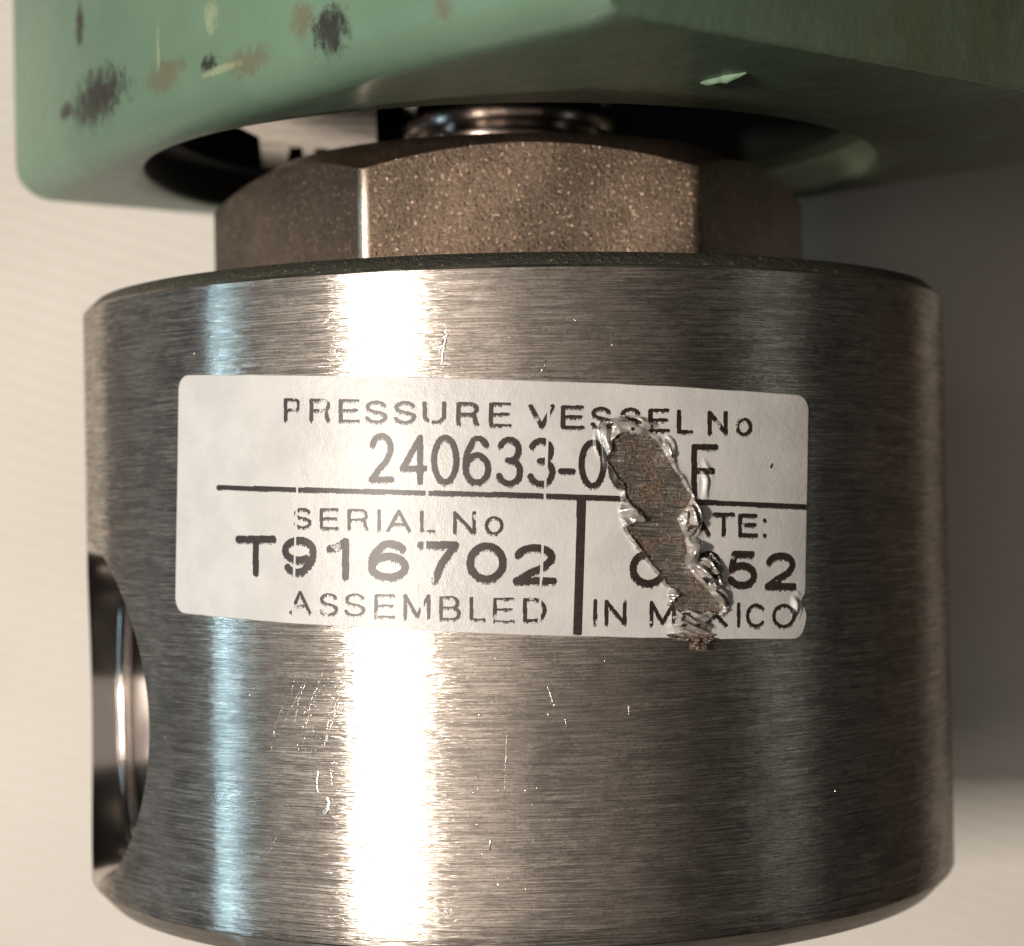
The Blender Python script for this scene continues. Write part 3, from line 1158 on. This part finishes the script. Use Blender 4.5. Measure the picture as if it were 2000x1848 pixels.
# ---- what the tear lays bare
bx0, bx1 = HOLE[:, 0].min() - .006, HOLE[:, 0].max() + .006
by0, by1 = P4(1100, 1665)[1], HOLE[:, 1].max() + .006
nx, ny = 150, 330
xs, ys = np.meshgrid(np.linspace(bx0, bx1, nx + 1), np.linspace(by0, by1, ny + 1))
dd = pdist(HOLE, xs, ys)
ins = inside(HOLE, xs, ys) | (dd < .004)
CR = np.array([P4(*p) for p in [(960, 1560), (1240, 1560), (1215, 1600), (1180, 1625), (1175, 1662), (1085, 1650), (1080, 1605), (990, 1592)]])
ins |= inside(CR, xs, ys)
g1 = vnoise(xs * 90, ys * 90, 51) * .6 + vnoise(xs * 200, ys * 200, 52) * .4
patch = vnoise(xs * 26 + 9, ys * 26, 53)
hh = .0006 + .004 * np.clip(patch - .42, 0, 1) * 2.2 * g1
yl = P4(1100, 1440)[1]
low = np.clip((yl - ys) / .03, 0, 1)
hh = hh + low * (.004 + .006 * g1 + .003 * np.sin(ys * 900 + 4 * vnoise(xs * 30, ys * 30, 54)))
lowc = np.clip((P4(1100, 1560)[1] - ys) / .012, 0, 1)
hh = hh + lowc * .012 * g1
gu, gv = cu + xs * ca_ - ys * sa_, cv + xs * sa_ + ys * ca_
VV = np.stack([(1 + hh) * np.sin(gu), -(1 + hh) * np.cos(gu), gv], -1).reshape(-1, 3)
idq = np.arange((ny + 1) * (nx + 1)).reshape(ny + 1, nx + 1)
q = np.stack([idq[:-1, :-1], idq[:-1, 1:], idq[1:, 1:], idq[1:, :-1]], -1).reshape(-1, 4)
k = ins.ravel()[q].all(1)
mesh("bare_patch", VV, q[k], mat_residue(), label, np.stack([xs, ys], -1).reshape(-1, 2))

# ------------------------------------------------------------------ scratches and nicks in the body
scm = mat_simple("bright_scratch", (.85, .80, .74), .22, 1, .0001, 60)


def scratch(pts, wid, hgt=.0018, n=14, wob=1.5):
    P = []
    for i in range(n):
        t = i / (n - 1) * (len(pts) - 1)
        j = min(int(t), len(pts) - 2)
        f = t - j
        x = pts[j][0] * (1 - f) + pts[j + 1][0] * f + random.uniform(-wob, wob)
        y = pts[j][1] * (1 - f) + pts[j + 1][1] * f + random.uniform(-wob, wob)
        u, v = cyl(x, y)
        nrm = Vector((math.sin(u), -math.cos(u), 0))
        P.append((Vector((nrm.x, nrm.y, v)), nrm))
    return sliver("scratch", P, wid, hgt, scm, body, 5)


scratch([(878, 628), (868, 660), (862, 728)], .0032, n=18, wob=3)
scratch([(872, 640), (858, 690)], .002, n=12, wob=3)
scratch([(1072, 692), (1060, 722), (1054, 733)], .0022)
scratch([(1066, 1330), (1080, 1372), (1087, 1388)], .0026)
scratch([(640, 1545), (636, 1600)], .006, n=10, wob=3)
scratch([(622, 1495), (618, 1530), (620, 1560)], .003, n=12)
scratch([(644, 1500), (650, 1540)], .003, n=10)
scratch([(668, 1350), (650, 1410), (630, 1470)], .0016, n=20)
scratch([(600, 1320), (560, 1400), (545, 1440)], .0010, n=16, wob=.6)
scratch([(1228, 1375), (1229, 1400)], .0014, n=8, wob=.6)
scratch([(1100, 1400), (1112, 1428)], .0014, n=8, wob=1)
scratch([(957, 1640), (958, 1663)], .0026, n=7, wob=2)
scratch([(870, 1775), (880, 1795)], .0026, n=7, wob=3)
scratch([(990, 1420), (985, 1560)], .0006, n=20, wob=.3)
scratch([(655, 612), (625, 638)], .0012, n=10, wob=1)
scratch([(1305, 522), (1290, 538)], .0018, n=8, wob=1)
scratch([(545, 1625), (520, 1670)], .0010, n=8, wob=1)
for k in range(90):
    a, q = random.uniform(0, 2 * math.pi), math.sqrt(random.random())
    x, y = 622 + 36 * q * math.cos(a) - (q * math.sin(a)) * 22, 1400 + 85 * q * math.sin(a)
    scratch([(x, y), (x + random.uniform(-3, 3), y + random.uniform(2, 6))], random.uniform(.0006, .0013), n=4, wob=.8)
for x0, y0, ln, wd in ((640, 1290, 190, .0005), (603, 1318, 110, .0008), (586, 1300, 70, .0004), (668, 1345, 150, .0010), (560, 1360, 120, .0003)):
    scratch([(x0, y0), (x0 - ln * .18, y0 + ln * .45), (x0 - ln * .27, y0 + ln)], wd, n=26, wob=.6)
for k in range(70):
    x, y = random.uniform(880, 1050), random.uniform(1280, 1800)
    if random.random() < .4:
        x, y = random.uniform(250, 1700), random.choice([random.uniform(560, 720), random.uniform(1280, 1800)])
    scratch([(x, y), (x + random.uniform(-4, 4), y + random.uniform(2, 9))], random.uniform(.0006, .0017), n=4, wob=.8)
